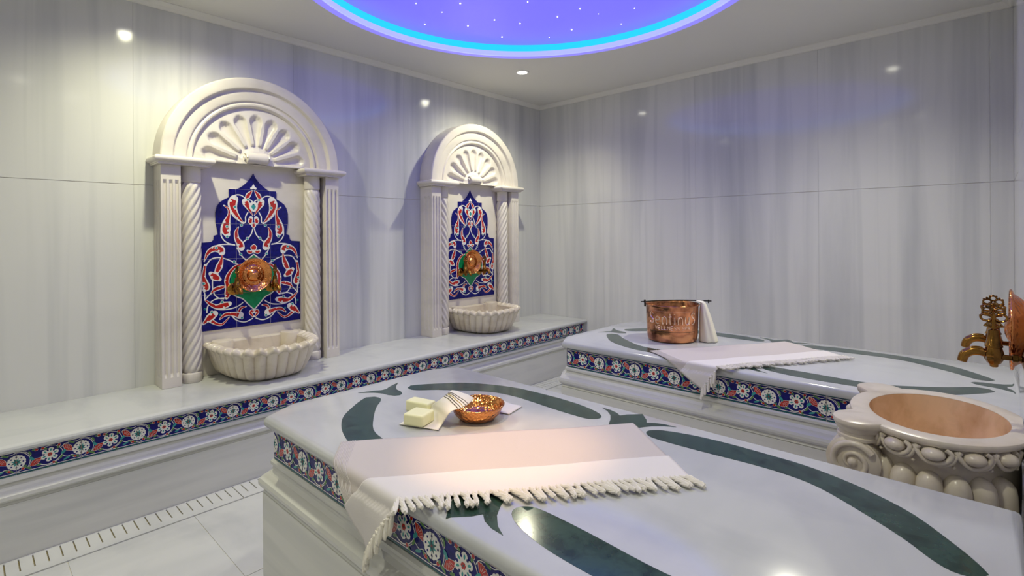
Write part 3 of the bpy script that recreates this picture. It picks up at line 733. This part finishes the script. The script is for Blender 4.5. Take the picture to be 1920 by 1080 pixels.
tp.scale = (1.12, 1.12, 1.12)
dup(tp, (XL + .0425, NY[0] + .100, .966), label='brass tap in the niche farther from the room corner, corner side of its dish')
dup(tp, (XL + .0425, NY[1] - .120, .960), label='brass tap in the niche nearer the room corner, entrance side of its dish')
dup(tp, (XL + .0425, NY[1] + .100, .960), label='brass tap in the niche nearer the room corner, corner side of its dish')
dish('hammered copper dish on the pier above the volute basin', (XP + .0155, 1.83, 1.032), PI)
t3 = dup(tp, (XP + .005, 1.722, .978), PI, 'antique brass tap over the volute basin, on the side of the soap platform')
dup(tp, (XP + .005, 1.935, .978), PI, 'antique brass tap over the volute basin, on the side of the bucket platform')

for o in bpy.data.objects:
    if o.name.startswith('brass_tap') and o.location.x > -1: o.scale = (1.04, 1.04, 1.04)

# ------------------------------------------------------------------ carved volute basin on the pier
BC = (-.112, 1.83); RZ = .785
vb = thing('volute_basin', 'carved oval marble basin with corner volutes between the two platforms', 'basin', (BC[0], BC[1], ZF))
NA = 144; XW = XP - BC[0] - .002
def plan(k, knob=True, add=0.0):
    out = []
    for i in range(NA):
        a = 2 * PI * i / NA; c, s = math.cos(a), math.sin(a); r = k / math.sqrt((c / .196) ** 2 + (s / .244) ** 2) if k else 0
        if knob:
            for sy in (-1, 1):
                kx, ky, kr = -.150, sy * .178, .060
                bq = kx * c + ky * s; dd = bq * bq - (kx * kx + ky * ky - kr * kr)
                if dd > 0 and bq > 0: r = max(r, bq + math.sqrt(dd))
        r += add
        if c > 0: r = min(r, XW / c)
        out.append((r * c, r * s))
    return out
def hole(k): return [(min(.150 * k, XW - .012) * math.cos(2 * PI * i / NA), .192 * k * math.sin(2 * PI * i / NA)) for i in range(NA)]
zr = RZ - ZF; R = []
for ad, z in ((-.014, zr - .020), (-.004, zr - .018), (.0, zr - .013), (.001, zr - .006), (-.001, zr - .002), (-.006, zr)): R.append([(x, y, z) for x, y in plan(1.0, True, ad)])
R.append([(x, y, zr + .001) for x, y in hole(1.06)]); R.append([(x, y, zr - .002) for x, y in hole(1.0)])
b = MB(); b.loft(R, 0, True, False, False); b.build('rim', 'basin_marble', vb, 35)
R = [[(x, y, zr - z) for x, y in hole(k)] for k, z in ((1.0, .0025), (.985, .02), (.94, .06), (.87, .11), (.76, .165), (.55, .205), (.25, .222), (.05, .226))]
b = MB(); b.loft(R, 0, True, False, True); b.build('bowl', 'stained_marble', vb, 60, False)
R = [[(x, y, z) for x, y in plan(k, False)] for k, z in ((.60, .0), (.62, .06), (.56, .10), (.50, .30), (.56, .42), (.72, .47), (.84, .50), (.86, .60), (.86, .66), (.855, .685), (.87, .70), (.93, zr - .050), (.95, zr - .018))]
b = MB(); b.loft(R, 0, True, True, False); b.build('body', 'basin_marble', vb, 40)
def ell(k, a): 
    r = k / math.sqrt((math.cos(a) / .196) ** 2 + (math.sin(a) / .244) ** 2); return Vector((r * math.cos(a), r * math.sin(a), 0))
lb = MB(); lb.lathe([(.012, -.10), (.022, -.09), (.0275, -.06), (.029, 0), (.0285, .03), (.0255, .048), (.018, .061), (.008, .067), (.001, .068)], 18, sx=1.1); lm = lb.mesh('lobe', 'basin_marble', 60)
for i in range(26):
    a = 2 * PI * (i + .5) / 26; p = ell(.88, a)
    if p.x > XW - .04: continue
    link('lobe', lm, vb, (p.x, p.y, .615), (0, 0, math.atan2(p.y * .196 ** 2 / .244 ** 2 * 1.0, p.x)))
b = MB(); NE = 19
for i in range(NE):
    a0 = 2 * PI * i / NE + .12; p = ell(1.0, a0)
    if p.x > XW - .02: continue
    q = lambda da, dz, k: (ell(k, a0 + da).x, ell(k, a0 + da).y, zr - .040 + dz)
    w_ = 2 * PI / NE
    n_ = 9
    P3 = []
    cE = q(0, .004, .965); 
    b.ball(cE, (.024, .024, .016), 14, 8)
    b.tube(smoothpts([q(-.46 * w_, .018, .97), q(-.36 * w_, .002, .985), q(-.16 * w_, -.015, .985), q(.12 * w_, -.017, .985), q(.36 * w_, -.006, .985), q(.44 * w_, .010, .985), q(.30 * w_, .019, .98)], 4), .0058, 7)
    b.tube(smoothpts([q(.10 * w_, -.022, .965), q(.40 * w_, -.014, .975), q(.56 * w_, .006, .98), q(.66 * w_, .018, .98)], 4), .0052, 7)
    b.ball(q(.5 * w_, -.022, .96), .0045, 8, 5)
b.build('carved_band', 'basin_marble', vb, 60)
for sy in (-1, 1):
    c = (-.158, sy * .182, zr - .108); Rv = .062
    b = MB(); b.lathe([(.050, zr - .052), (.051, zr - .044), (.046, zr - .042), (.046, zr - .034), (.052, zr - .030), (.056, zr - .020), (.056, zr - .012)], 36, (-.150, sy * .178, 0)); b.build('corner_cap', 'basin_marble', vb, 35)
    b = MB(); b.lathe([(Rv - .012, -.044), (Rv, -.036), (Rv, .036), (Rv - .012, .044)], 36, c, 'y'); vo = b.build('volute', 'basin_marble', vb, 35)
    for face in (-.044, .044):
        b = MB(); pts = []; rad = []
        for k in range(44):
            a = k * .26 + .6; r = .053 * (1 - k / 50); pts.append((c[0] + r * math.cos(a), c[1] + face, c[2] + r * math.sin(a))); rad.append(.0092 * (1 - k / 75))
        b.tube(pts, rad, 8); b.ball((c[0], c[1] + face, c[2]), .012, 12, 7); b.build('spiral', 'basin_marble', vo, 60)

# ------------------------------------------------------------------ fringed towels
ZT = .7165
def fold(x, y, z, ye, r=.014):
    e = ye - y
    if e <= 0: return Vector((x, y, z))
    th = min(e / r, PI / 2); yy = ye - r * math.sin(th); zz = z - r * (1 - math.cos(th)); rest = max(0, e - r * PI / 2)
    return Vector((x, yy - .002 * math.sin(rest * 40), zz - rest))
def tassel_mesh(seed):
    rr = random.Random(seed); b = MB(); L = .046
    b.ball((0, 0, -.004), (.0042, .0042, .0048), 8, 5)
    for k in range(4):
        a = 2 * PI * k / 4 + rr.uniform(0, 1); q = .0019
        pts = [(q * math.cos(a + .9 * j), q * math.sin(a + .9 * j), -.006 - (L - .006) * j / 5 * rr.uniform(.96, 1.0)) for j in range(6)]
        b.tube(pts, [.0024, .0027, .0029, .0031, .0033, .0018], 5)
    b.tube([(0, 0, .006), (0, 0, -.004)], .0022, 5)
    return b.mesh('tassel', 'tassel_thread', 60)
TAS = [tassel_mesh(s) for s in range(5)]
def towel(label, P0, ang, L, Wd, tb, ye, base_mat, seed):
    t = thing('fringed_towel', label, 'towel', (P0[0], P0[1], ZT))
    a = Vector((math.cos(ang), math.sin(ang))); n = Vector((a.y, -a.x)); rr = random.Random(seed)
    o3 = Vector((P0[0], P0[1], ZT))
    def surf(s, q, lift=0.0, zoff=0.0):
        p = Vector(P0) + a * s + n * q
        wob = .0016 * math.sin(17 * s + 9 * q) + .0012 * math.sin(31 * q + 7 * s)
        v_ = fold(p.x, p.y, ZT + .0018 + wob * .6 + lift, ye - .004 - lift)
        if v_.z < ZT - .03:                               # soft folds in the hanging part
            dz = ZT - v_.z; v_.y -= .004 * min(1, dz / .06) + .008 * abs(math.sin(22 * v_.x + 1)) * min(1, dz / .1) + lift; 
        return v_ - o3
    def sheet(name, q0, q1, lift, mat, s0=0.0, s1=None):
        s1 = s1 or L; NS, NQ = 110, 40; V = []; F = []
        for i in range(NS + 1):
            for j in range(NQ + 1):
                V.append(surf(s0 + (s1 - s0) * i / NS, q0 + (q1 - q0) * j / NQ + .0015 * math.sin(i * .35 + q1 * 9) * (j / NQ), lift))
        for i in range(NS):
            for j in range(NQ): F.append((i * (NQ + 1) + j, (i + 1) * (NQ + 1) + j, (i + 1) * (NQ + 1) + j + 1, i * (NQ + 1) + j + 1))
        b = MB(); b.add(V, F); o = b.build(name, mat, t, 80)
        sd = o.modifiers.new('thick', 'SOLIDIFY'); sd.thickness = .0022; sd.offset = 1
        return o
    sheet('cloth', 0, Wd - .012, .0, base_mat)
    sheet('folded_border', tb, Wd, .0042, 'towel_white')
    b = MB()
    for k in range(9):                                    # ribbed selvedge at the end
        s = .004 + k * .0042
        b.tube([surf(s, q * tb / 16, .0032) for q in range(17)], .0007, 4)
    b.build('ribbed_end', 'towel_white', t, 60)
    s = .004
    while s < L - .002:
        p = surf(s, Wd - .001, .0042); q = surf(s, Wd + .012, .0042); d = (q - p)
        hang = p.z < -.012
        if hang: d = Vector((rr.uniform(-.18, .18), rr.uniform(-.26, -.12), -1)); p.y -= .005
        else:
            d = Vector((n.x, n.y, 0)) + Vector((a.x, a.y, 0)) * rr.uniform(-.15, .75); d.z = -.02
            p.z = max(p.z, .004) + .0035
        o = link('tassel', TAS[rr.randrange(5)], t, p); o.rotation_mode = 'QUATERNION'; o.rotation_quaternion = d.to_track_quat('-Z', 'Y')
        k = rr.uniform(.95, 1.2); o.scale = (k * 1.2, k * 1.2, k)
        s += rr.uniform(.0105, .0175)
    return t
towel('cream fringed towel with white folded border, lying beside the soaps and copper bowl', (-1.300, .708), math.atan2(.647, .515), .835, .350, .236, .653, 'towel_beige', 5)
towel('cream fringed towel draped below the copper bucket over the tile border', (-1.197, 2.249), math.atan2(.65, .414), .775, .352, .240, 2.180, 'towel_beige', 9)

# ------------------------------------------------------------------ bowl, soaps and cloths
t = thing('copper_bowl', 'small hammered copper bowl beside the soaps', 'bowl', (-1.163, 1.088, .7165))
b = MB(); b.lathe([(.001, .001), (.046, .001), (.056, .004), (.070, .018), (.079, .036), (.0815, .042), (.083, .0435), (.083, .0455), (.0805, .046), (.077, .041), (.066, .019), (.052, .006), (.001, .004)], 48, caps=False)
b.build('body', 'hammered_copper', t, 50)
b = MB(); b.tube([(.0822 * math.cos(2 * PI * i / 48), .0822 * math.sin(2 * PI * i / 48), .0445) for i in range(48)], .0026, 6, True); b.build('rolled_rim', 'hammered_copper', t, 60)
def soap(label, loc, rz, sz):
    b = MB(); x, y, z = sz; b.box(-x / 2, x / 2, -y / 2, y / 2, 0, z); o = b.build('soap_bar', 'soap'); bev(o, .006, 3)
    o.location = loc; o.rotation_euler = (0, 0, rz); return tag(o, label, 'soap', 'cream soap bars')
for p in bpy.data.objects: pass
soap('cream soap bar lying on the corner of the striped cloth', (-1.256, .936, .7212), math.radians(20), (.068, .068, .034))
soap('cream soap bar lying on the marble behind the one on the cloth', (-1.343, 1.008, .7168), math.radians(14), (.090, .045, .036))
# striped cloth: from under the soap, up over the bowl rim, into the bowl
t = thing('striped_cloth', 'cream cloth with dark stripes hanging over the copper bowl rim', 'cloth', (-1.2, 1.0, .7165))
ROWS = [((-1.296, 0.892, 0.7178), (-1.172, 0.942, 0.7178)), ((-1.314, 0.948, 0.7178), (-1.186, 0.961, 0.7182)), ((-1.33, 1.0, 0.7185), (-1.19, 0.972, 0.7235)), ((-1.309, 1.018, 0.734), (-1.17, 0.969, 0.745)), ((-1.275, 1.008, 0.756), (-1.154, 0.968, 0.763)), ((-1.244, 1.005, 0.775), (-1.152, 0.982, 0.769)), ((-1.231, 1.02, 0.789), (-1.146, 1.005, 0.771)), ((-1.227, 1.029, 0.796), (-1.16, 1.047, 0.77)), ((-1.235, 1.046, 0.797), (-1.192, 1.102, 0.768))]
L3 = smoothpts([r[0] for r in ROWS], 6); R3 = smoothpts([r[1] for r in ROWS], 6); N = len(L3); NW = 24; V = []; F = []
for i in range(N):
    u = i / (N - 1)
    for j in range(NW + 1):
        q = j / NW; p = Vector(L3[i]).lerp(Vector(R3[i]), q)
        z = max(.7178, p.z + .004 * math.sin(PI * q) * min(1, max(0, u * 2 - .6)) + .0008 * math.sin(11 * q + 6 * u))
        V.append((p.x + 1.2, p.y - 1.0, z - .7165))
for i in range(N - 1):
    for j in range(NW): F.append((i * (NW + 1) + j, (i + 1) * (NW + 1) + j, (i + 1) * (NW + 1) + j + 1, i * (NW + 1) + j + 1))
b = MB(); b.add(V, F); o = b.build('cloth', 'cloth_cream', t, 80); sd = o.modifiers.new('thick', 'SOLIDIFY'); sd.thickness = .0014; sd.offset = 1
for k, (ri, mt) in enumerate(((N - 15, 'stripe_thread'), (N - 13, 'stripe_thread'), (N - 11, 'stripe_gold'), (N - 9, 'stripe_thread'), (N - 7, 'stripe_thread'))):
    b = MB(); b.tube([Vector(V[ri * (NW + 1) + j]) + Vector((0, 0, .0018)) for j in range(NW + 1)], .0016, 5, flat=.6); b.build('stripe', mt, t, 60)
# plain thin cloth lying flat behind the bowl
V = []; F = []; N = 14
for i in range(N + 1):
    for j in range(N + 1):
        u, q = i / N, j / N; x = -1.235 + .125 * u - .02 * q; y = 1.145 + .085 * q + .03 * u
        V.append((x, y, .7172 + .020 * max(0, 1 - abs(u - .45) * 4) * (1 - q * .6) * (q > .0) + .0006 * math.sin(9 * u)))
for i in range(N):
    for j in range(N): F.append((i * (N + 1) + j, (i + 1) * (N + 1) + j, (i + 1) * (N + 1) + j + 1, i * (N + 1) + j + 1))
b = MB(); b.add(V, F); o = b.build('napkin', 'towel_white', None, 80); sd = o.modifiers.new('thick', 'SOLIDIFY'); sd.thickness = .0012; sd.offset = 1
tag(o, 'thin white napkin lying rumpled behind the copper bowl', 'cloth')

# ------------------------------------------------------------------ copper bucket with its cloth
BK = (-1.250, 2.598); ZB = .7165
bk = thing('copper_bucket', 'embossed copper bucket with dark iron handle', 'bucket', (BK[0], BK[1], ZB))
b = MB(); b.lathe([(.001, .001), (.116, .001), (.124, .004), (.1275, .012), (.1300, .030), (.1325, .100), (.1345, .180), (.1385, .186), (.1400, .189), (.1385, .192), (.1345, .190), (.1305, .180), (.1285, .100), (.1255, .030), (.120, .010), (.001, .006)], 64, caps=False)
b.build('body', 'bucket_copper', bk, 35)
b = MB(); b.tube([(.1388 * math.cos(2 * PI * i / 56), .1388 * math.sin(2 * PI * i / 56), .189) for i in range(56)], .0032, 6, True); b.build('rolled_rim', 'bucket_copper', bk, 60)
FACE = math.atan2(-BK[1], -BK[0]) + .02
def on_bucket(x, z, d=.0): 
    a = FACE + x / .1325; r = .130 + .0045 * (z / .18) + d; return (r * math.cos(a), r * math.sin(a), z)
GL = {'S': [[(.9, .82), (.6, 1), (.2, .9), (.12, .72), (.4, .52), (.82, .36), (.85, .14), (.5, 0), (.08, .12)]], 'e': [[(.12, .34), (.85, .38), (.78, .60), (.45, .68), (.12, .48), (.12, .2), (.45, 0), (.85, .1)]],
      'n': [[(.12, .66), (.15, 0)], [(.15, .42), (.4, .66), (.75, .6), (.85, .3), (.85, 0)]], 't': [[(.45, .98), (.42, .3), (.5, .0)], [(.05, .66), (.85, .72)]], 'i': [[(.45, .98), (.5, .9)], [(.5, .66), (.5, 0)]],
      'u': [[(.12, .66), (.12, .25), (.35, 0), (.7, .1), (.85, .35)], [(.85, .66), (.85, 0)]], 's': [[(.85, .9), (.35, 1), (.12, .8), (.45, .58), (.85, .38), (.7, .05), (.1, 0)]],
      'W': [[(0, 1), (.25, 0)], [(.25, 0), (.5, .8)], [(.5, .8), (.75, 0)], [(.75, 0), (1, 1)]], 'E': [[(.9, 1), (.1, 1)], [(.1, 1), (.1, 0)], [(.1, 0), (.9, 0)], [(.1, .5), (.75, .5)]], 'L': [[(.1, 1), (.1, 0)], [(.1, 0), (.9, 0)]],
      'N': [[(.1, 0), (.1, 1)], [(.1, 1), (.9, 0)], [(.9, 0), (.9, 1)]], 'P': [[(.1, 0), (.1, 1)], [(.1, 1), (.8, .95), (.8, .55), (.1, .5)]], 'A': [[(0, 0), (.5, 1)], [(.5, 1), (1, 0)], [(.22, .4), (.78, .4)]], ' ': []}
def write(txt, width, z0, hgt, rad, name):
    g = MB(); wv = [(.55 if ch in 'it' else .35 if ch == ' ' else 1.0) for ch in txt]; tot = sum(wv); x = -width / 2
    for ch, k in zip(txt, wv):
        cw = width * k / tot
        for st in GL[ch]:
            pts = [(x + cw * (.08 + .80 * p), z0 + hgt * q) for p, q in st]
            pts = smoothpts(pts, 4) if len(pts) > 2 else [(pts[0][0] + (pts[1][0] - pts[0][0]) * i / 4, pts[0][1] + (pts[1][1] - pts[0][1]) * i / 4) for i in range(5)]
            g.tube([on_bucket(px, pz, .0005) for px, pz in pts], rad, 6)
        x += cw
    o = g.build(name, 'embossed_copper', bk, 60); o['label'] = 'raised lettering reading ' + txt
write('Sentinus', .262, .098, .058, .0042, 'lettering'); write('WELLNESS SPA', .186, .070, .019, .0019, 'lettering')
g = MB()
for i in range(34):
    x = -.12 + .24 * i / 33; g.ball(on_bucket(x, .163, .0004), .0016, 6, 4)
g.build('dot_row', 'embossed_copper', bk, 60)
g = MB(); g.tube([on_bucket(-.13 + .26 * i / 30, .058, .0002) for i in range(31)], .0010, 5); g.build('engraved_line', 'iron', bk, 60)
hd = Vector((rt.x, rt.y, 0)).normalized(); bkv = Vector((fw.x, fw.y, 0)).normalized()
g = MB(); g.tube([hd * (-.150 + .362 * i / 12) + bkv * (.045 * math.sin(PI * i / 12)) + Vector((0, 0, .2015)) for i in range(13)], .0034, 8); g.tube([hd * -.150 + Vector((0, 0, .201)), hd * -.166 + Vector((0, 0, .2005))], .003, 6); hb = g.build('handle', 'iron', bk, 60)
g = MB(); g.tube([hd * -.145 + Vector((0, 0, .212)), hd * -.144 + Vector((0, 0, .176))], .005, 8); g.build('ear', 'iron', bk, 50)
g = MB(); g.tube([hd * .196 + Vector((0, 0, .209)), hd * .196 + Vector((0, 0, .190))], .0035, 8); g.build('ear', 'iron', bk, 50)
# white cloth over the bucket's side
side = (hd * .96 - bkv * .28).normalized(); tang = Vector((-side.y, side.x, 0)); RG = []
for z, ri, ro, hb_ in smoothpts([(.2095, .134, .146, .010), (.207, .122, .160, .022), (.200, .1415, .168, .030), (.186, .1430, .175, .036), (.150, .1385, .188, .043), (.100, .1370, .203, .050), (.050, .1360, .216, .055), (.012, .1350, .226, .058), (.0015, .1340, .228, .058)], 4):
    ring = []
    for i in range(48):
        a = 2 * PI * i / 48; k = 1 + .055 * math.cos(7 * a + 9 * z) * min(1, (.21 - z) * 12)
        c_, h_ = (ri + ro) / 2, (ro - ri) / 2
        p = side * (c_ + h_ * math.cos(a) * (k if math.cos(a) > 0 else 1)) + tang * (hb_ * math.sin(a) * k)
        if z < .19:
            r_ = math.hypot(p.x, p.y)
            if r_ < .1372: p = p * (.1372 / r_)
        ring.append((p.x, p.y, z))
    RG.append(ring)
mbt = MB(); mbt.loft(RG); V, F = mbt.v, mbt.f
b = MB(); b.add(V, F); o = b.build('hand_towel', 'cloth_cream', None, 60, True, (BK[0], BK[1], ZB))
tag(o, 'small white towel hanging over the side of the copper bucket', 'towel')
